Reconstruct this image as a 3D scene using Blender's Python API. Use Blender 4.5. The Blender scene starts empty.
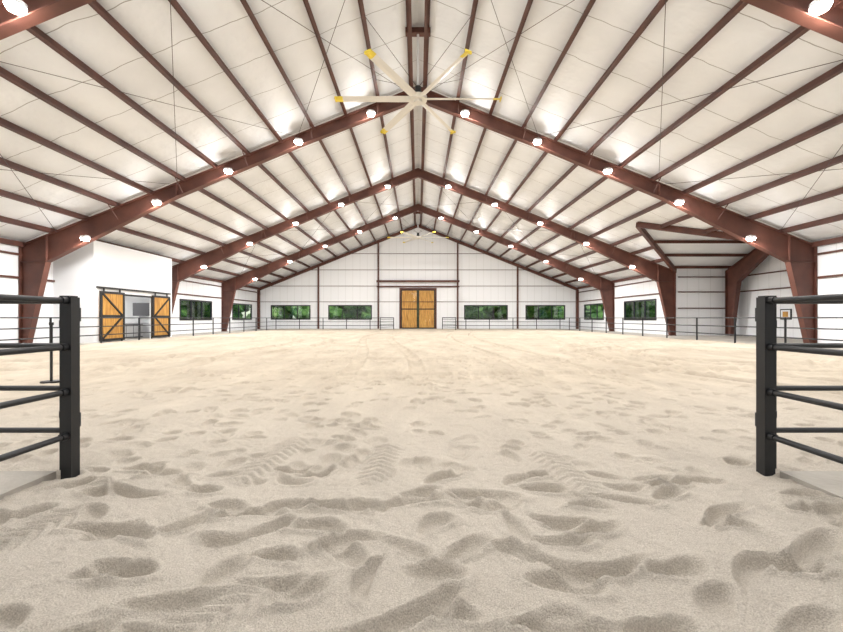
import bpy, math, random
import numpy as np
from mathutils import Vector
random.seed(7); rng=np.random.default_rng(7)
S=bpy.context.scene
WX=19.8; YF=49.5; YB=-9.5; RZ=13.1; SL=0.4
FR=[0.0,9.6,19.95,30.8,40.4]
def R(x): return RZ-SL*abs(x)

# ---------------- materials
def mat(name,col,rough=.6,metal=0,emit=None,es=0,spec=None):
    m=bpy.data.materials.new(name); m.use_nodes=True
    b=m.node_tree.nodes['Principled BSDF']
    b.inputs['Base Color'].default_value=(*col,1); b.inputs['Roughness'].default_value=rough
    b.inputs['Metallic'].default_value=metal
    if emit: b.inputs['Emission Color'].default_value=(*emit,1); b.inputs['Emission Strength'].default_value=es
    return m
def N(m,t,**k):
    n=m.node_tree.nodes.new(t)
    for a,v in k.items(): setattr(n,a,v)
    return n
def L(m,a,b): m.node_tree.links.new(a,b)
def noisy(m,c1,c2,scale,bump=0.0,bscale=None,stretch=(1,1,1),detail=4):
    b=m.node_tree.nodes['Principled BSDF']
    tc=N(m,'ShaderNodeTexCoord'); mp=N(m,'ShaderNodeMapping'); mp.inputs['Scale'].default_value=stretch
    L(m,tc.outputs['Object'],mp.inputs['Vector'])
    n=N(m,'ShaderNodeTexNoise'); n.inputs['Scale'].default_value=scale; n.inputs['Detail'].default_value=detail
    L(m,mp.outputs[0],n.inputs['Vector'])
    r=N(m,'ShaderNodeValToRGB'); r.color_ramp.elements[0].position=.35; r.color_ramp.elements[1].position=.65
    r.color_ramp.elements[0].color=(*c1,1); r.color_ramp.elements[1].color=(*c2,1)
    L(m,n.outputs['Fac'],r.inputs['Fac']); L(m,r.outputs[0],b.inputs['Base Color'])
    if bump:
        n2=N(m,'ShaderNodeTexNoise'); n2.inputs['Scale'].default_value=bscale or scale*4; n2.inputs['Detail'].default_value=3
        L(m,mp.outputs[0],n2.inputs['Vector'])
        bp=N(m,'ShaderNodeBump'); bp.inputs['Strength'].default_value=bump; bp.inputs['Distance'].default_value=.02
        L(m,n2.outputs['Fac'],bp.inputs['Height']); L(m,bp.outputs[0],b.inputs['Normal'])
    return m
steel=noisy(mat('red_primer_steel',(.15,.05,.035),.55),(.078,.026,.017),(.12,.042,.027),1.5)
purl=noisy(mat('purlin_steel',(.14,.05,.035),.55),(.075,.027,.018),(.115,.041,.027),1.5)
black=mat('black_pipe',(.006,.007,.009),.42)
blacktrim=mat('black_trim',(.012,.012,.013),.5)
white=mat('painted_white',(.84,.85,.86),.6)
rod=mat('brace_rod',(.08,.06,.06),.5,.4)
conc=noisy(mat('concrete',(.4,.36,.3),.8),(.34,.31,.27),(.46,.43,.38),1.2,.3,20)
yellow=mat('yellow_tip',(.8,.62,.06),.45)
blade=mat('fan_blade',(.74,.71,.64),.4)
grey=mat('grey_metal',(.7,.7,.7),.4,.1)
led=mat('led_lens',(1,1,1),.5,0,(1,.99,.97),80)
counterm=mat('cabinet',(.12,.12,.13),.5)
topm=mat('counter_top',(.6,.6,.62),.3)
leaf=noisy(mat('foliage',(.05,.12,.02),.8),(.02,.07,.015),(.16,.27,.06),1.6,.5,8)
bark=mat('bark',(.08,.05,.03),.9)
grass=noisy(mat('grass',(.1,.2,.04),.9),(.07,.16,.03),(.16,.26,.07),.8,.3,20)

def panel(name,axis):
    m=mat(name,(.86,.87,.88),.55); b=m.node_tree.nodes['Principled BSDF']
    tc=N(m,'ShaderNodeTexCoord'); sp=N(m,'ShaderNodeSeparateXYZ'); L(m,tc.outputs['Object'],sp.inputs[0])
    mu=N(m,'ShaderNodeMath',operation='MULTIPLY'); mu.inputs[1].default_value=1/0.9; L(m,sp.outputs[axis],mu.inputs[0])
    fr=N(m,'ShaderNodeMath',operation='FRACT'); L(m,mu.outputs[0],fr.inputs[0])
    lt=N(m,'ShaderNodeMath',operation='LESS_THAN'); lt.inputs[1].default_value=.06; L(m,fr.outputs[0],lt.inputs[0])
    mx=N(m,'ShaderNodeMix',data_type='RGBA'); mx.inputs[6].default_value=(.86,.87,.89,1); mx.inputs[7].default_value=(.76,.77,.78,1)
    L(m,lt.outputs[0],mx.inputs[0]); L(m,mx.outputs[2],b.inputs['Base Color'])
    bp=N(m,'ShaderNodeBump'); bp.inputs['Strength'].default_value=.2; bp.inputs['Distance'].default_value=.02
    L(m,lt.outputs[0],bp.inputs['Height']); L(m,bp.outputs[0],b.inputs['Normal'])
    return m
panX=panel('liner_panel_x',0); panY=panel('liner_panel_y',1)
def roofmat():
    m=mat('roof_insulation',(.8,.8,.8),.5); b=m.node_tree.nodes['Principled BSDF']
    tc=N(m,'ShaderNodeTexCoord'); sp=N(m,'ShaderNodeSeparateXYZ'); L(m,tc.outputs['Object'],sp.inputs[0])
    ns=N(m,'ShaderNodeTexNoise'); ns.inputs['Scale'].default_value=.9; L(m,tc.outputs['Object'],ns.inputs['Vector'])
    ad=N(m,'ShaderNodeMath',operation='MULTIPLY_ADD'); ad.inputs[1].default_value=.25; L(m,ns.outputs['Fac'],ad.inputs[0]); L(m,sp.outputs[1],ad.inputs[2])
    mu=N(m,'ShaderNodeMath',operation='MULTIPLY'); mu.inputs[1].default_value=1/1.83; L(m,ad.outputs[0],mu.inputs[0])
    fr=N(m,'ShaderNodeMath',operation='FRACT'); L(m,mu.outputs[0],fr.inputs[0])
    lt=N(m,'ShaderNodeMath',operation='LESS_THAN'); lt.inputs[1].default_value=.014; L(m,fr.outputs[0],lt.inputs[0])
    mx=N(m,'ShaderNodeMix',data_type='RGBA'); mx.inputs[7].default_value=(.36,.35,.34,1)
    n2=N(m,'ShaderNodeTexNoise'); n2.inputs['Scale'].default_value=.6; L(m,tc.outputs['Object'],n2.inputs['Vector'])
    r=N(m,'ShaderNodeValToRGB'); r.color_ramp.elements[0].position=.3; r.color_ramp.elements[1].position=.7
    r.color_ramp.elements[0].color=(.81,.83,.85,1); r.color_ramp.elements[1].color=(.88,.90,.92,1)
    L(m,n2.outputs['Fac'],r.inputs['Fac']); L(m,r.outputs[0],mx.inputs[6])
    L(m,lt.outputs[0],mx.inputs[0]); L(m,mx.outputs[2],b.inputs['Base Color'])
    n3=N(m,'ShaderNodeTexNoise'); n3.inputs['Scale'].default_value=2.2; n3.inputs['Detail'].default_value=2; L(m,tc.outputs['Object'],n3.inputs['Vector'])
    bp=N(m,'ShaderNodeBump'); bp.inputs['Strength'].default_value=.5; bp.inputs['Distance'].default_value=.12
    L(m,n3.outputs['Fac'],bp.inputs['Height']); L(m,bp.outputs[0],b.inputs['Normal'])
    return m
roofm=roofmat()
def woodmat():
    m=mat('amber_wood',(.5,.25,.05),.5)
    return noisy(m,(.40,.18,.035),(.66,.36,.08),3,.2,12,(6,6,.5))
wood=woodmat()
glass=bpy.data.materials.new('window_glass'); glass.use_nodes=True
nt=glass.node_tree; nt.nodes.clear()
o=nt.nodes.new('ShaderNodeOutputMaterial'); mx=nt.nodes.new('ShaderNodeMixShader'); tr=nt.nodes.new('ShaderNodeBsdfTransparent'); gl=nt.nodes.new('ShaderNodeBsdfGlossy')
gl.inputs['Roughness'].default_value=.02; mx.inputs[0].default_value=.07; tr.inputs[0].default_value=(.85,.9,.88,1)
nt.links.new(tr.outputs[0],mx.inputs[1]); nt.links.new(gl.outputs[0],mx.inputs[2]); nt.links.new(mx.outputs[0],o.inputs[0])
def sandmat():
    m=mat('arena_sand',(.6,.5,.38),.95); b=m.node_tree.nodes['Principled BSDF']
    b.inputs['Specular IOR Level'].default_value=.1
    tc=N(m,'ShaderNodeTexCoord')
    mp=N(m,'ShaderNodeMapping'); mp.inputs['Scale'].default_value=(1.1,.35,1); L(m,tc.outputs['Object'],mp.inputs['Vector'])
    n=N(m,'ShaderNodeTexNoise'); n.inputs['Scale'].default_value=1; n.inputs['Detail'].default_value=9; n.inputs['Roughness'].default_value=.7; L(m,mp.outputs[0],n.inputs['Vector'])
    r=N(m,'ShaderNodeValToRGB'); r.color_ramp.elements[0].position=.3; r.color_ramp.elements[1].position=.7
    r.color_ramp.elements[0].color=(.44,.375,.295,1); r.color_ramp.elements[1].color=(.65,.57,.46,1)
    L(m,n.outputs['Fac'],r.inputs['Fac'])
    sp=N(m,'ShaderNodeSeparateXYZ'); L(m,tc.outputs['Object'],sp.inputs[0])
    mr=N(m,'ShaderNodeMapRange'); mr.inputs['From Min'].default_value=2.5; mr.inputs['From Max'].default_value=9; mr.inputs['To Min'].default_value=.85; mr.inputs['To Max'].default_value=0
    L(m,sp.outputs[1],mr.inputs['Value'])
    n2=N(m,'ShaderNodeTexNoise'); n2.inputs['Scale'].default_value=140; n2.inputs['Detail'].default_value=3; L(m,tc.outputs['Object'],n2.inputs['Vector'])
    r2=N(m,'ShaderNodeValToRGB'); r2.color_ramp.elements[0].position=.35; r2.color_ramp.elements[1].position=.65
    r2.color_ramp.elements[0].color=(.50,.45,.385,1); r2.color_ramp.elements[1].color=(.76,.705,.625,1)
    L(m,n2.outputs['Fac'],r2.inputs['Fac'])
    mx=N(m,'ShaderNodeMix',data_type='RGBA'); L(m,mr.outputs[0],mx.inputs[0]); L(m,r.outputs[0],mx.inputs[6]); L(m,r2.outputs[0],mx.inputs[7])
    L(m,mx.outputs[2],b.inputs['Base Color'])
    n4=N(m,'ShaderNodeTexNoise'); n4.inputs['Scale'].default_value=11; n4.inputs['Detail'].default_value=8; n4.inputs['Roughness'].default_value=.78; L(m,tc.outputs['Object'],n4.inputs['Vector'])
    bp=N(m,'ShaderNodeBump'); bp.inputs['Strength'].default_value=.9; bp.inputs['Distance'].default_value=.04
    L(m,n4.outputs['Fac'],bp.inputs['Height'])
    bp2=N(m,'ShaderNodeBump'); bp2.inputs['Strength'].default_value=.8; bp2.inputs['Distance'].default_value=.007
    L(m,n2.outputs['Fac'],bp2.inputs['Height']); L(m,bp.outputs[0],bp2.inputs['Normal']); L(m,bp2.outputs[0],b.inputs['Normal'])
    return m
sand=sandmat()

# ---------------- mesh builder
class MB:
    def __init__(s): s.v=[];s.f=[];s.m=[];s.mats=[]
    def mi(s,m):
        if m not in s.mats: s.mats.append(m)
        return s.mats.index(m)
    def add(s,vs,fs,m):
        o=len(s.v); s.v+= [tuple(v) for v in vs]; k=s.mi(m)
        for f in fs: s.f.append([i+o for i in f]); s.m.append(k)
    def box(s,a,b,m):
        x0,x1=sorted((a[0],b[0]));y0,y1=sorted((a[1],b[1]));z0,z1=sorted((a[2],b[2]))
        s.add([(x0,y0,z0),(x1,y0,z0),(x1,y1,z0),(x0,y1,z0),(x0,y0,z1),(x1,y0,z1),(x1,y1,z1),(x0,y1,z1)],
          [(0,3,2,1),(4,5,6,7),(0,1,5,4),(1,2,6,5),(2,3,7,6),(3,0,4,7)],m)
    def beam(s,p,q,w,h,m,up=(0,0,1)):
        p=Vector(p);q=Vector(q);d=(q-p).normalized();u=Vector(up)
        sd=d.cross(u).normalized(); u2=sd.cross(d).normalized()
        vs=[]
        for c in(p,q):
            for a,b in((-1,-1),(1,-1),(1,1),(-1,1)): vs.append(c+sd*a*w/2+u2*b*h/2)
        s.add(vs,[(0,1,2,3),(7,6,5,4),(0,4,5,1),(1,5,6,2),(2,6,7,3),(3,7,4,0)],m)
    def tube(s,p,q,r,m,n=10,r2=None):
        p=Vector(p);q=Vector(q);d=(q-p).normalized()
        a=d.orthogonal().normalized();b=d.cross(a); r2=r if r2 is None else r2
        vs=[]
        for c,rr in((p,r),(q,r2)):
            for i in range(n):
                t=2*math.pi*i/n; vs.append(c+a*rr*math.cos(t)+b*rr*math.sin(t))
        fs=[(i,(i+1)%n,n+(i+1)%n,n+i) for i in range(n)]+[tuple(range(n))[::-1],tuple(range(n,2*n))]
        s.add(vs,fs,m)
    def prism(s,pts,off,m):
        off=Vector(off);n=len(pts);vs=[Vector(p) for p in pts]+[Vector(p)+off for p in pts]
        s.add(vs,[tuple(range(n))[::-1],tuple(range(n,2*n))]+[(i,(i+1)%n,n+(i+1)%n,n+i) for i in range(n)],m)
    def obj(s,name,parent=None,smooth=False,fixn=True):
        me=bpy.data.meshes.new(name); me.from_pydata(s.v,[],s.f)
        for m in s.mats: me.materials.append(m)
        me.polygons.foreach_set('material_index',s.m)
        if smooth: me.polygons.foreach_set('use_smooth',[True]*len(s.f))
        me.update()
        if fixn:
            import bmesh
            bm=bmesh.new(); bm.from_mesh(me); bmesh.ops.recalc_face_normals(bm,faces=bm.faces); bm.to_mesh(me); bm.free()
        ob=bpy.data.objects.new(name,me); S.collection.objects.link(ob)
        if parent: ob.parent=parent
        return ob
def empty(name,loc=(0,0,0)):
    e=bpy.data.objects.new(name,None); e.empty_display_size=.3; S.collection.objects.link(e); return e

# ---------------- walls
def wallrect(mb,axis,c,t,u0,u1,z0,z1,ops,m):
    us=sorted({u0,u1}|{o[0] for o in ops}|{o[1] for o in ops}); zs=sorted({z0,z1}|{o[2] for o in ops}|{o[3] for o in ops})
    for i in range(len(us)-1):
        for j in range(len(zs)-1):
            cu=(us[i]+us[i+1])/2; cz=(zs[j]+zs[j+1])/2
            if any(o[0]<cu<o[1] and o[2]<cz<o[3] for o in ops): continue
            if axis=='y': mb.box((us[i],c,zs[j]),(us[i+1],c+t,zs[j+1]),m)
            else: mb.box((c,us[i],zs[j]),(c+t,us[i+1],zs[j+1]),m)
wn=[0]
def window(axis,c,inward,u0,u1,z0,z1,nm=3):
    wn[0]+=1; mb=MB()
    def bx(a0,a1,b0,b1,d0,d1,m):
        if axis=='y': mb.box((a0,c+d0*inward,b0),(a1,c+d1*inward,b1),m)
        else: mb.box((c+d0*inward,a0,b0),(c+d1*inward,a1,b1),m)
    fw=.13
    bx(u0,u1,z0,z0+fw,-.1,.05,blacktrim);bx(u0,u1,z1-fw,z1,-.1,.05,blacktrim)
    bx(u0,u0+fw,z0+fw,z1-fw,-.1,.05,blacktrim);bx(u1-fw,u1,z0+fw,z1-fw,-.1,.05,blacktrim)
    for k in range(1,nm):
        u=u0+(u1-u0)*k/nm; bx(u-.05,u+.05,z0+fw,z1-fw,-.08,.03,blacktrim)
    bx(u0+fw,u1-fw,z0+fw,z1-fw,-.06,-.05,glass)
    return mb.obj('window_%d'%wn[0])
ZW=(1.15,2.95)
farw=[(-18.2,-13.3),(-11.1,-5.7),(5.7,11.1),(13.3,18.2)]
DW=2.3; DH=5.05
mb=MB()
wallrect(mb,'y',YF,.15,-WX,WX,0,R(WX),[(a,b,*ZW) for a,b in farw]+[(-DW,DW,0,DH)],panX)
mb.prism([(-WX,YF,R(WX)),(WX,YF,R(WX)),(0,YF,RZ)],(0,.15,0),panX)
mb.obj('wall_back')
for a,b in farw: window('y',YF,-1,a,b,*ZW)
mb=MB(); mb.prism([(-WX,YB-.15,0),(WX,YB-.15,0),(WX,YB-.15,R(WX)),(0,YB-.15,RZ),(-WX,YB-.15,R(WX))],(0,.15,0),panX); mb.obj('wall_front')
RY0,RY1,RXI,RXO=21.7,28.6,-17.6,-22.6
lw=[(33.2,38.4),(42.6,47.6)]
mb=MB()
wallrect(mb,'x',-WX-.15,.15,YB,RY0,0,R(WX),[],panY)
wallrect(mb,'x',-WX-.15,.15,RY1,YF,0,R(WX),[(a,b,*ZW) for a,b in lw],panY)
mb.obj('wall_left')
for a,b in lw: window('x',-WX,1,a,b,*ZW)
GY0,GY1,GX=20.2,30.8,24.5; GZ=7.5; VX=14.0; GM=(GY0+GY1)/2
mb=MB()
wallrect(mb,'x',WX,.15,YB,GY0,0,R(WX),[],panY)
wallrect(mb,'x',WX,.15,GY1,YF,0,R(WX),[(a,b,*ZW) for a,b in lw],panY)
mb.obj('wall_right')
for a,b in lw: window('x',WX,-1,a,b,*ZW)
mb=MB()
mb.box((WX+.15,GY1,0),(GX,GY1+.15,R(WX)),panX); mb.box((WX+.15,GY0-.15,0),(GX,GY0,R(WX)),panX)
wallrect(mb,'x',GX,.15,GY0-.15,GY1+.15,0,R(WX),[(21.0,24.2,1.1,2.9)],panY)
mb.prism([(GX,GY0,R(WX)),(GX,GY1,R(WX)),(GX,GM,GZ)],(.15,0,0),panY)
mb.obj('wall_side_entry')
window('x',GX,-1,21.0,24.2,1.1,2.9)

# ---------------- ceiling
mb=MB(); T=(0,0,.12)
e=WX+.15
mb.prism([(-e,YB,R(e)),(0,YB,RZ),(0,YF,RZ),(-e,YF,R(e))],T,roofm)
mb.prism([(0,YB,RZ),(WX,YB,R(WX)),(WX,GY0,R(WX)),(0,GY0,RZ)],T,roofm)
mb.prism([(0,GY1,RZ),(WX,GY1,R(WX)),(WX,YF,R(WX)),(0,YF,RZ)],T,roofm)
mb.prism([(0,GY0,RZ),(WX,GY0,R(WX)),(VX,GM,R(VX)),(0,GM,RZ)],T,roofm)
mb.prism([(0,GM,RZ),(VX,GM,R(VX)),(WX,GY1,R(WX)),(0,GY1,RZ)],T,roofm)
mb.prism([(VX,GM,GZ),(WX,GY0,R(WX)),(GX+.15,GY0,R(WX)),(GX+.15,GM,GZ)],T,roofm)
mb.prism([(VX,GM,GZ),(GX+.15,GM,GZ),(GX+.15,GY1,R(WX)),(WX,GY1,R(WX))],T,roofm)
mb.obj('ceiling')

# purlins
mb=MB()
PX=[.38+1.62*i for i in range(12)]
ph=.26
def pur(x,y0,y1):
    z=R(x)-.01-ph/2
    mb.box((x-.02,y0,z-ph/2),(x+.02,y1,z+ph/2),purl)
    s=1 if x>0 else -1
    mb.box((x,y0,z-ph/2),(x+s*-.14,y1,z-ph/2+.02),purl)
    mb.box((x,y0,z+ph/2-.02),(x+s*.1,y1,z+ph/2),purl)
for x in PX:
    pur(-x,YB,YF)
    if x<VX: pur(x,YB,YF)
    else:
        t=(x-VX)/(WX-VX)
        pur(x,YB,GM-t*(GM-GY0)); pur(x,GM+t*(GY1-GM),YF)
for s in(-1,1):
    for t in(.06,.35,.64,.93):
        y=GM+s*t*(GY1-GM); z=GZ-t*(GZ-R(WX))-.13; x0=VX+t*(WX-VX)
        mb.box((x0,y-.04,z-.1),(GX,y+.04,z+.1),purl)
    mb.beam((VX,GM,R(VX)-.2),(WX,GM+s*(GY1-GM),R(WX)-.2),.2,.35,steel)
mb.obj('roof_purlins')

# ---------------- rigid frames
def flange(mb,pts,y,w,m):
    for a,b in zip(pts[:-1],pts[1:]):
        mb.beam((a[0],y,a[1]),(b[0],y,b[1]),w,.04,m,up=(0,0,1) if abs(b[0]-a[0])>abs(b[1]-a[1]) else (1,0,0))
def frame(y,name='steel_frame',right=True):
    mb=MB()
    for s in(-1,1):
        tp=.26
        inner=[(s*19.4,0.03),(s*18.45,4.15),(s*12,R(12)-tp-.66),(s*6,R(6)-tp-.55),(0,R(0)-tp-.62)]
        outer=[(s*19.75,0.03),(s*19.75,R(19.75)-tp),(0,RZ-tp)]
        q=[(inner[0],inner[1],(s*19.75,4.15),(s*19.75,.03)),
           (inner[1],(s*18.45,R(18.45)-tp),(s*19.75,R(19.75)-tp),(s*19.75,4.15)),
           (inner[1],inner[2],(s*12,R(12)-tp),(s*18.45,R(18.45)-tp)),
           (inner[2],inner[3],(s*6,R(6)-tp),(s*12,R(12)-tp)),
           (inner[3],inner[4],(0,RZ-tp),(s*6,R(6)-tp))]
        for f in q: mb.prism([(p[0],y-.015,p[1]) for p in f],(0,.03,0),steel)
        flange(mb,inner,y,.3,steel); flange(mb,outer,y,.3,steel)
        for xx in(18.45,12,6): 
            zi=dict([(18.45,4.15),(12,R(12)-tp-.68),(6,R(6)-tp-.55)])[xx]
            mb.box((s*xx-.015,y-.14,zi),(s*xx+.015,y+.14,R(xx)-tp),steel)
        mb.beam((s*18.45,y,4.15),(s*19.75,y,4.15),.28,.03,steel)
        mb.box((s*19.3,y-.2,0.0),(s*19.78,y+.2,.04),steel)
        for x in PX[1::2]:
            if x<17:
                mb.beam((s*x,y,R(x)-.85),(s*x,y+.75,R(x)-.18),.03,.03,steel)
                mb.beam((s*x,y,R(x)-.85),(s*x,y-.75,R(x)-.18),.03,.03,steel)
    return mb.obj(name)
for y in FR: frame(y)
mb=MB()
y=YF-.02
for s in(-1,1):
    mb.beam((s*19.7,y-.12,R(19.7)-.35),(0,y-.12,RZ-.35),.2,.35,steel)
    mb.box((s*19.5,y-.3,0),(s*19.78,y,R(19.7)-.4),steel)
    for x in(12.3,4.9):
        mb.box((s*x-.09,y-.2,0),(s*x+.09,y,R(x)-.5),steel)
for z in(3.35,5.3,7.3,9.3):
    xm=min(19.6,(RZ-z)/SL-.6)
    mb.box((-xm,y-.04,z-.03),(xm,y,z+.03),purl)
mb.box((-5.1,y-.35,5.75),(5.1,y-.2,6.0),steel)
mb.box((-5.1,y-.2,5.15),(5.1,y-.02,5.3),purl)
mb.obj('end_wall_framing')
mb=MB()
for s in(-1,1):
    segs=[(YB,RY0),(RY1,YF)] if s<0 else [(YB,GY0),(GY1,YF)]
    for a,b in segs:
        for z in(3.35,4.5): mb.box((s*(WX-.1),a,z-.05),(s*(WX-.01),b,z+.05),purl)
    mb.box((s*(WX-.22),YB,R(WX)-.3),(s*(WX-.02),GY0 if s>0 else YF,R(WX)-.06),steel)
mb.box((WX-.22,GY1,R(WX)-.3),(WX-.02,YF,R(WX)-.06),steel)
for z in(2.1,3.35,4.5): mb.box((WX+.2,GY1-.1,z-.04),(GX-.1,GY1-.01,z+.04),purl)
for z in(3.35,4.5): mb.box((GX-.1,GY0,z-.04),(GX-.01,GY1,z+.04),purl)
mb.obj('wall_girts')
mb=MB()
for s in(-1,1):
    yb=GM+s*(GY1-GM-.3); X=23.6
    zt=R(WX)-.25
    inn=yb-s*.45; inn2=yb-s*1.1
    mb.prism([(X-.02,yb,0.03),(X-.02,inn,0.03),(X-.02,inn2,zt-.9),(X-.02,GM,GZ-.8),(X-.02,GM,GZ-.25),(X-.02,yb,zt)],(.04,0,0),steel)
    mb.beam((X,inn,0.03),(X,inn2,zt-.9),.34,.04,steel,up=(0,1,0)); mb.beam((X,yb,.03),(X,yb,zt),.34,.04,steel,up=(0,1,0))
    mb.beam((X,inn2,zt-.9),(X,GM,GZ-.8),.34,.04,steel); mb.beam((X,yb,zt),(X,GM,GZ-.25),.34,.04,steel)
mb.obj('entry_steel_frame')
mb=MB()
def rd(x0,y0,x1,y1): mb.tube((x0,y0,R(x0)-.3),(x1,y1,R(x1)-.3),.010,rod,6)
for a,b in((9.6,19.95),(30.8,40.4)):
    for s in(-1,1):
        for x0,x1 in((.5,6),(6,12),(12,18)):
            rd(s*x0,a,s*x1,b); rd(s*x1,a,s*x0,b)
mb.obj('roof_brace_rods')

# ---------------- lights
LX=[2.3,5.85,9.3,12.8,16.3]
hb=empty('high_bay_lights')
mb=MB(); k=0
def lamp(x,y,z,f=1.0):
    global k
    mb.tube((x,y,z),(x,y,z+.1),.2,grey,16)
    mb.tube((x,y,z-.1),(x,y,z),.15,led,16,.2)
    mb.box((x-.04,y,z+.1),(x+.04,y+.2,z+.16),grey)
    for kind in('AREA','POINT'):
        ld=bpy.data.lights.new('lamp_light',kind)
        ld.color=(1,.988,.975)
        if kind=='AREA': ld.shape='DISK'; ld.size=.3; ld.energy=EA*f
        else: ld.shadow_soft_size=.15; ld.energy=EP*f
        lo=bpy.data.objects.new('lamp_light_%d'%k,ld); k+=1
        lo.location=(x,y,z-.12 if kind=='AREA' else z-.42); S.collection.objects.link(lo); lo.parent=hb
EA=185; EP=52
for y in FR:
    for x in LX:
        for s in(-1,1):
            if x<=6: d=.62-.07*x/6
            elif x<=12: d=.55+.11*(x-6)/6
            else: d=.66+(x-12)/6.45*(R(18.45)-.24-4.15-.66)
            lamp(s*x,y-.36,R(x)-.22-d+.0,.5 if y==0 else 1)
mb.obj('lamp_bodies',hb)

# ---------------- ceiling fans
def fan(y,rot=0):
    mb=MB(); z=10.1; Rr=3.3
    mb.tube((0,y,z+.1),(0,y,RZ-.3),.05,grey,10)
    mb.box((-.5,y-.12,RZ-.42),(.5,y+.12,RZ-.2),steel)
    mb.tube((0,y,z+.1),(0,y,z+.5),.16,blacktrim,16,.12)
    mb.tube((0,y,z-.06),(0,y,z+.1),.36,blade,20)
    mb.tube((0,y,z-.16),(0,y,z-.06),.18,blade,20)
    for i in range(6):
        a=rot+math.pi/3*i; d=Vector((math.cos(a),math.sin(a),0)); sd=Vector((-math.sin(a),math.cos(a),0))
        c=Vector((0,y,z))
        def sec(r,w,h):
            p=c+d*r
            return [p-sd*w+Vector((0,0,-.04)),p-sd*w*.2+Vector((0,0,h)),p+sd*w+Vector((0,0,.05)),p-sd*w*.1+Vector((0,0,-h))]
        for r0,r1,w0,w1,m in((.3,Rr-.3,.15,.13,blade),(Rr-.3,Rr,.135,.12,yellow)):
            vs=sec(r0,w0,.04)+sec(r1,w1,.03)
            mb.add(vs,[(0,1,5,4),(1,2,6,5),(2,3,7,6),(3,0,4,7),(3,2,1,0),(4,5,6,7)],m)
        p=c+d*Rr; mb.beam(p-d*.02,p+d*.02,.26,.1,yellow)
    for s in(-1,1):
        for t in(-1,1): mb.tube((0,y,z+.45),(s*2.0,y+t*2.0,R(2)-.2),.01,rod,5)
    mb.obj('ceiling_fan')
fan(16.0); fan(43.5)

def plankdoor(mb,axis,c,u0,u1,z0,z1,t,pattern):
    def bx(a0,a1,b0,b1,d0,d1,m):
        if axis=='y': mb.box((a0,c+d0,b0),(a1,c+d1,b1),m)
        else: mb.box((c+d0,a0,b0),(c+d1,a1,b1),m)
    n=max(4,int((u1-u0)/.22))
    for i in range(n):
        a=u0+(u1-u0)*i/n; b=u0+(u1-u0)*(i+1)/n
        bx(a+.006,b-.006,z0,z1,t*.3,t,wood)
    w=.13
    zm=z0+(z1-z0)*.5
    bx(u0,u0+w,z0,z1,0,t*.9,blacktrim);bx(u1-w,u1,z0,z1,0,t*.9,blacktrim)
    bx(u0+w,u1-w,z0,z0+w,0,t*.9,blacktrim);bx(u0+w,u1-w,z1-w,z1,0,t*.9,blacktrim)
    def P(u,z):
        return (u,c+t*.12,z) if axis=='y' else (c+t*.12,u,z)
    if pattern=='mid':
        bx(u0+w,u1-w,zm-w/2,zm+w/2,0,t*.9,blacktrim)
    if pattern=='x':
        bx(u0+w,u1-w,zm-w/2,zm+w/2,0,t*.9,blacktrim)
        mb.beam(P(u0+w,z0+w),P(u1-w,zm),.02+.05,.09,blacktrim,up=(0,0,1))
        mb.beam(P(u0+w,z1-w),P(u1-w,zm),.02+.05,.09,blacktrim,up=(0,0,1))
    if pattern=='xr':
        bx(u0+w,u1-w,zm-w/2,zm+w/2,0,t*.9,blacktrim)
        mb.beam(P(u1-w,z0+w),P(u0+w,zm),.07,.09,blacktrim)
        mb.beam(P(u1-w,z1-w),P(u0+w,zm),.07,.09,blacktrim)
mb=MB()
plankdoor(mb,'y',YF+.0,-DW+.18,-.02,.04,DH-.18,.1,'mid')
plankdoor(mb,'y',YF+.0,.02,DW-.18,.04,DH-.18,.1,'mid')
mb.box((-DW,YF-.12,0),(-DW+.18,YF+.14,DH),steel);mb.box((DW-.18,YF-.12,0),(DW,YF+.14,DH),steel)
mb.box((-DW+.18,YF-.12,DH-.18),(DW-.18,YF+.14,DH),steel)
mb.obj('door_1')

# ---------------- left tack room
mb=MB()
zi,zo=5.5,4.85
dO=(23.75,26.4,0,2.75)
wallrect(mb,'x',RXI-.12,.12,RY0,RY1,0,zi,[dO],white)
mb.prism([(-WX,RY0,0),(RXI-.12,RY0,0),(RXI-.12,RY0,zi),(-WX,RY0,zo)],(0,.12,0),white)
mb.prism([(-WX,RY1-.12,0),(RXI-.12,RY1-.12,0),(RXI-.12,RY1-.12,zi),(-WX,RY1-.12,zo)],(0,.12,0),white)
mb.prism([(-WX,RY0,zo),(RXI,RY0,zi),(RXI,RY1,zi),(-WX,RY1,zo)],(0,0,.08),white)
mb.box((RXO,RY0,0),(-WX,RY0+.12,3.2),white);mb.box((RXO,RY1-.12,0),(-WX,RY1,3.2),white)
mb.box((RXO-.12,RY0,0),(RXO,RY1,3.2),white)
mb.box((RXO,RY0+.13,3.2),(RXI-.13,RY1-.13,3.3),white)
mb.box((RXO,RY0,3.2),(-WX-.15,RY0+.13,3.3),white);mb.box((RXO,RY1-.13,3.2),(-WX-.15,RY1,3.3),white)
mb.obj('wall_tack_room')
mb=MB()
mb.box((-19.9,25.6,0.02),(-19.2,28.4,.95),counterm); mb.box((-19.95,25.55,.95),(-19.15,28.42,1.02),topm)
mb.box((-19.9,27.9,1.5),(-18.6,28.4,2.4),counterm)
for i in range(4): mb.box((-19.2,25.66+i*.68,.1),(-19.18,26.26+i*.68,.88),grey)
mb.box((-19.8,27.9,.0),(-18.3,28.42,.95),topm)
mb.obj('kitchen_counter')
e2=empty('room_ceiling_light'); mb=MB(); mb.tube((-20.5,25,3.1),(-20.5,25,3.19),.25,led,16); mb.obj('lens',e2)
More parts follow.
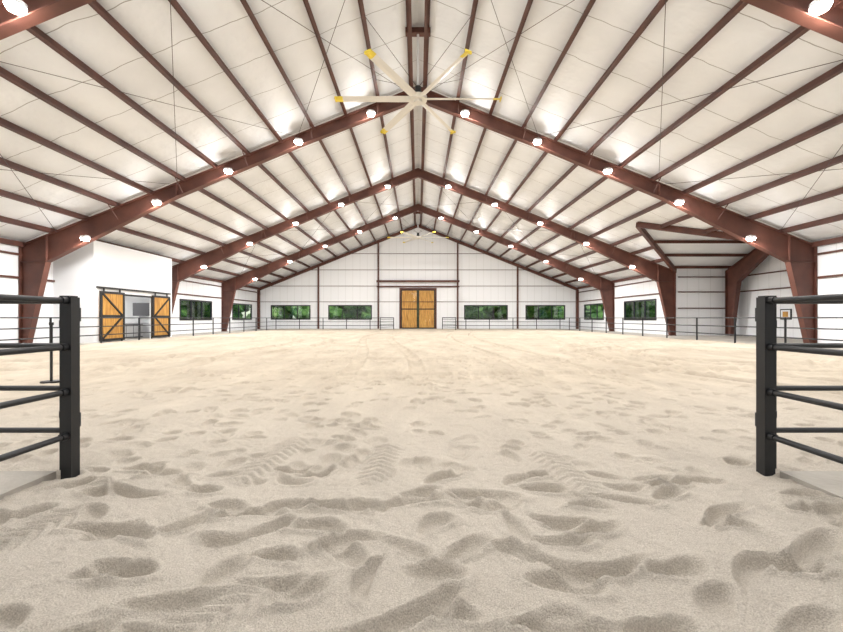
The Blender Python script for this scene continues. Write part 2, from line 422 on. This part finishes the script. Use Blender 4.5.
ld=bpy.data.lights.new('room_light','AREA'); ld.size=.6; ld.energy=60; lo=bpy.data.objects.new('room_light',ld); lo.location=(-20.5,25,3.05); S.collection.objects.link(lo); lo.parent=e2
for i,(a,b,p) in enumerate(((22.0,23.8,'x'),(26.35,28.2,'xr'))):
    mb=MB(); plankdoor(mb,'x',RXI+.16,a,b,.06,2.85,-.1,p)
    for u in(a+.3,b-.3): mb.box((RXI+.06,u-.03,2.85),(RXI+.12,u+.03,3.02),blacktrim)
    mb.obj('door_%d'%(i+2))
mb=MB()
mb.box((RXI+.02,21.85,3.0),(RXI+.09,28.4,3.1),blacktrim)
mb.box((RXI,23.7,0),(RXI+.04,23.8,2.78),blacktrim);mb.box((RXI,26.35,0),(RXI+.04,26.45,2.78),blacktrim);mb.box((RXI,23.8,2.68),(RXI+.04,26.35,2.78),blacktrim)
mb.obj('trim_1')
mb=MB()
mb.box((GX-.06,26.2,1.25),(GX-.001,27.0,1.95),blacktrim);mb.box((GX-.07,26.27,1.32),(GX-.06,26.93,1.88),white);mb.box((GX-.075,26.4,1.42),(GX-.07,26.8,1.78),wood)
mb.obj('wall_picture')

# ---------------- fence
FX=16.9; FY=47.6
def panelrun(mb,p,q,n,zs,r=.022,pr=.035,top=None,z0=0.0):
    p=Vector(p);q=Vector(q)
    for z in zs: mb.tube((p.x,p.y,z),(q.x,q.y,z),r,black,8)
    for i in range(n+1):
        c=p.lerp(q,i/n); mb.tube((c.x,c.y,z0),(c.x,c.y,(top or zs[-1])+.03),pr,black,8)
fz=[.45,.9,1.36]
mb=MB()
for s in(-1,1):
    panelrun(mb,(s*FX,3.8,0),(s*FX,FY,0),15,fz,.028,.045)
    panelrun(mb,(s*FX,FY,0),(s*2.9,FY,0),5,fz,.028,.045)
    panelrun(mb,(s*2.9,FY,0),(s*4.2,FY-3.0,0),1,[.3,.6,.9,1.2,1.4])
mb.obj('arena_fence')
GZs=[.335,.715,1.10,1.50]
for s in(-1,1):
    mb=MB()
    x0=s*3.16
    for z in GZs: mb.tube((x0,3.62,z),(s*FX,3.62,z),.024,black,12)
    for i in range(5):
        x=x0+(s*FX-x0)*i/4
        if i==0:
            mb.box((x-.045,3.575,-.05),(x+.045,3.665,1.55),black)
        else: mb.tube((x,3.62,-.05),(x,3.62,1.55),.035,black,12)
    for z in(.5,1.3): mb.box((x0-s*.11,3.52,z-.03),(x0+s*.0,3.6,z+.03),black)
    mb.obj('fence_panel')
    mb=MB(); xg=s*3.02
    for z in GZs: mb.tube((xg,3.48,z),(xg,-.4,z),.024,black,12)
    mb.box((xg-.045,3.43,-.05),(xg+.045,3.52,1.53),black)
    mb.tube((xg,1.5,.30),(xg,1.5,1.5),.024,black,12)
    mb.tube((xg,-.4,-.03),(xg,-.4,1.53),.03,black,12)
    for z in GZs: mb.tube((xg,3.38,z),(xg,3.45,z),.032,black,12)
    for z in(.45,1.38): mb.tube((xg,3.54,z-.06),(xg,3.54,z+.06),.03,black,10)
    mb.obj('pipe_gate')
mb=MB()
mb.tube((-7.7,8.4,.0),(-7.7,8.4,.03),.18,black,16);mb.tube((-7.7,8.4,.03),(-7.7,8.4,1.2),.025,black,10);mb.tube((-7.7,8.4,1.2),(-7.7,8.4,1.26),.04,black,10)
mb.obj('stanchion_post')

# ---------------- floor
def axisgrid(segs):
    out=[]
    for a,b,st in segs:
        n=max(1,int(round((b-a)/st))); out+=list(np.linspace(a,b,n,endpoint=False))
    out.append(segs[-1][1]); return np.array(out)
xs=axisgrid([(-FX,-9,.14),(-9,-5,.05),(-5,5,.018),(5,9,.05),(9,FX,.1)])
ys=axisgrid([(-9.3,1,.15),(1,5.5,.015),(5.5,9,.028),(9,20,.055),(20,30,.12),(30,49.4,.25)])
XX,YY=np.meshgrid(xs,ys)
def vnoise(x,y,sc,seed):
    g=np.random.default_rng(seed).random((256,256)); u=x*sc+1000;v=y*sc+1000
    i=np.floor(u).astype(int);j=np.floor(v).astype(int);fu=u-i;fv=v-j
    fu=fu*fu*(3-2*fu);fv=fv*fv*(3-2*fv)
    a=g[j%256,i%256];b=g[j%256,(i+1)%256];c=g[(j+1)%256,i%256];d=g[(j+1)%256,(i+1)%256]
    return (a*(1-fu)+b*fu)*(1-fv)+(c*(1-fu)+d*fu)*fv-.5
H=.03*vnoise(XX,YY,.9,1)+.02*vnoise(XX,YY,2.7,2)+.012*vnoise(XX,YY,6,3)
near=np.clip((12-YY)/6,0,1)
H+=near*(.007*vnoise(XX,YY,13,4)+.007*vnoise(XX,YY,28,5))
def region(cx,cy,r):
    i0,i1=np.searchsorted(xs,[cx-r,cx+r]); j0,j1=np.searchsorted(ys,[cy-r,cy+r]); return slice(j0,j1),slice(i0,i1)
def stamp(cx,cy,ang,a,b,dep,rim,curve=0):
    sl=region(cx,cy,a*2.4)
    x=XX[sl]-cx;y=YY[sl]-cy
    if x.size==0: return
    u=x*math.cos(ang)+y*math.sin(ang);v=-x*math.sin(ang)+y*math.cos(ang)+curve*u*u
    bb=b*(1+.28*u/a*.8)
    r=np.sqrt((u/a)**2+(v/np.maximum(bb,.02))**2)
    base=H[sl]
    w=np.exp(-np.clip(r,0,4)**5)
    H[sl]=base*(1-.8*w)-dep*w+rim*np.exp(-((r-1.3)/.25)**2)*(.6+.4*np.sin(u*9+cx*7))
for i in range(1400):
    y=3.4+ (rng.random()**1.1)*14; x=rng.normal(0,4.4)
    stamp(x,y,rng.random()*3.14,.08+.06*rng.random(),.06+.03*rng.random(),.024+.022*rng.random(),.014)
def spread(n,x0,x1,y0,y1,dmin):
    pts=[]
    for _ in range(n*30):
        p=(rng.uniform(x0,x1),rng.uniform(y0,y1))
        if all((p[0]-q[0])**2+(p[1]-q[1])**2>dmin*dmin for q in pts): pts.append(p)
        if len(pts)>=n: break
    return pts
for x,y in spread(105,-3.7,3.7,1.35,3.6,.23):
    stamp(x,y,rng.normal(.35*np.sign(rng.random()-.5),.6),.12+.06*rng.random(),.05+.022*rng.random(),.045+.03*rng.random(),.024,rng.uniform(-2,2))
for x,y in spread(34,-3.5,3.5,1.4,3.3,.4):
    stamp(x,y,rng.normal(0,.3),.19+.11*rng.random(),.048+.02*rng.random(),.05+.025*rng.random(),.032,rng.uniform(-1.8,1.8))
def tread(cx,cy,ang,Lh,wh,dep,per=.07):
    sl=region(cx,cy,Lh+.3); x=XX[sl]-cx;y=YY[sl]-cy
    u=x*math.cos(ang)+y*math.sin(ang);v=-x*math.sin(ang)+y*math.cos(ang)
    m=1/(1+np.exp(-(Lh-np.abs(u))*40))/(1+np.exp(-(wh-np.abs(v))*60))
    H[sl]=H[sl]*(1-.85*m)+m*(dep*np.tanh(3*np.sin((u+np.abs(v)*.9)*2*math.pi/per))-.012)
tread(-.98,1.75,.9,.36,.15,.011,.085); tread(-2.5,2.45,1.2,.38,.15,.012,.09); tread(-1.4,3.9,1.4,.6,.15,.012,.1); tread(-.35,3.8,1.5,.5,.14,.012,.1)
tread(1.3,3.6,1.7,.5,.15,.010,.1)
def rut(xc,hw,dep,y0,y1,per=.25):
    g=np.clip((YY-y0)/3,0,1)*(YY<y1)
    m=np.exp(-(np.abs(XX-xc)/hw)**4)*g
    H[...]=H*(1-.5*m)-m*dep*(1+.5*np.sin(YY*2*math.pi/per+np.abs(XX-xc)*14))+.6*dep*np.exp(-((np.abs(XX-xc)-hw*1.3)/.06)**2)*g
for x0,k1,c in((-2.3,-.02,.0),(-.6,-.02,.0),(1.6,.05,.3),(3.2,.05,.3),(-5.6,-.08,1),(-7.3,-.08,1),(6.2,.10,2),(8,.10,2)):
    rut(x0+k1*YY+.8*np.sin(YY*.16+c),.18,.05,7,47)
def ring(cx,cy,rr,ax=1.0,dep=.05):
    rad=np.sqrt((XX-cx)**2+((YY-cy)*ax)**2); d=rad-rr; a=np.arctan2((YY-cy)*ax,XX-cx)
    m=np.exp(-(d/.22)**4); H[...]=H*(1-.5*m)-m*dep*(1+.6*np.sin(a*rr*2*math.pi/.45))+dep*.7*np.exp(-((np.abs(d)-.32)/.1)**2)
for rr in(2.6,4.3): ring(10.5,14,rr,dep=.11)
for rr in(6.5,8.2): ring(14.0,13,rr,.8,.10)
for rr in(5.5,7.2): ring(-12,20,rr,.7,.08)
for cy,k2 in((9.5,.03),(13,-.02),(19,.02),(26,-.015)):
    d=YY-(cy+k2*XX**2*.4); m=np.exp(-(d/.25)**4); H[...]=H*(1-.4*m)-m*.05+.035*np.exp(-((np.abs(d)-.4)/.12)**2)
H=np.clip(H,-.18,.075)
nx,ny=len(xs),len(ys)
co=np.stack([XX,YY,H],-1).reshape(-1,3).astype(np.float32)
ii,jj=np.meshgrid(np.arange(nx-1),np.arange(ny-1)); b0=(jj*nx+ii).ravel()
quads=np.stack([b0,b0+1,b0+nx+1,b0+nx],-1).astype(np.int32)
me=bpy.data.meshes.new('floor'); me.vertices.add(len(co)); me.vertices.foreach_set('co',co.ravel())
me.loops.add(quads.size); me.loops.foreach_set('vertex_index',quads.ravel())
me.polygons.add(len(quads)); me.polygons.foreach_set('loop_start',np.arange(0,quads.size,4,dtype=np.int32))
me.polygons.foreach_set('use_smooth',np.ones(len(quads),bool)); me.materials.append(sand); me.update(calc_edges=True); me.validate()
fo=bpy.data.objects.new('floor',me); S.collection.objects.link(fo)
mb=MB()
for s in(-1,1):
    mb.box((s*3.12,YB,-.2),(s*WX,3.45,.03),conc)
    mb.box((s*(FX+.02),3.45,-.2),(s*WX,YF,.0),conc)
mb.box((WX,GY0,-.2),(GX,GY1,0),conc); mb.box((RXO,RY0,-.2),(-WX,RY1,0),conc)
mb.box((-FX,48.3,-.2),(FX,YF,.035),conc)
mb.obj('floor_concrete')

# ---------------- outside
mb=MB()
g=-.25
mb.box((-160,-120,g-.2),(160,180,g),grass); mb.obj('ground_outside')
import bmesh
bm=bmesh.new(); bmesh.ops.create_icosphere(bm,subdivisions=2,radius=1); iv=np.array([v.co[:] for v in bm.verts]); ifc=[tuple(v.index for v in f.verts) for f in bm.faces]; bm.free()
mb=MB()
def tree(x,y,h):
    mb.tube((x,y,g),(x,y,g+h*.6),.25,bark,7,.12)
    for i in range(9):
        t=rng.random(); rad=h*(.13+.1*rng.random())
        c=np.array([x+rng.normal(0,h*.16),y+rng.normal(0,h*.16),g+h*(.12+.8*t)])
        v=iv*(1+.25*rng.normal(size=(len(iv),1)))*rad*np.array([1.1,1.1,.95])+c
        v[:,2]=np.maximum(v[:,2],g-.05)
        mb.add(v,ifc,leaf)
for i in range(40): tree(-60+i*3.1+rng.normal(0,.8),YF+16+rng.random()*12,7+4*rng.random())
for s in(-1,1):
    for i in range(18): tree(s*(38+rng.random()*10),16+i*3.4,7+4*rng.random())
mb.obj('tree_line',fixn=False)

# ---------------- world & sun
w=bpy.data.worlds.new('World'); S.world=w; w.use_nodes=True
bg=w.node_tree.nodes['Background']; sk=w.node_tree.nodes.new('ShaderNodeTexSky'); sk.sky_type='NISHITA'; sk.sun_disc=False
sk.sun_elevation=math.radians(50); sk.sun_rotation=math.radians(200); w.node_tree.links.new(sk.outputs[0],bg.inputs[0]); bg.inputs[1].default_value=.3
sd=bpy.data.lights.new('sun','SUN'); sd.energy=4; sd.angle=.01; so=bpy.data.objects.new('sun',sd); so.rotation_euler=(math.radians(38),0,math.radians(25)); S.collection.objects.link(so)

# ---------------- camera
cd=bpy.data.cameras.new('camera'); cd.sensor_width=36; cd.lens=400/843*36; cd.shift_x=3.5/843; cd.shift_y=2/843; cd.clip_end=500; cd.clip_start=.05
co_=bpy.data.objects.new('camera',cd); co_.location=(0,0,1.35); co_.rotation_euler=(math.pi/2,0,0); S.collection.objects.link(co_); S.camera=co_
S.view_settings.view_transform='Standard'; S.view_settings.exposure=0
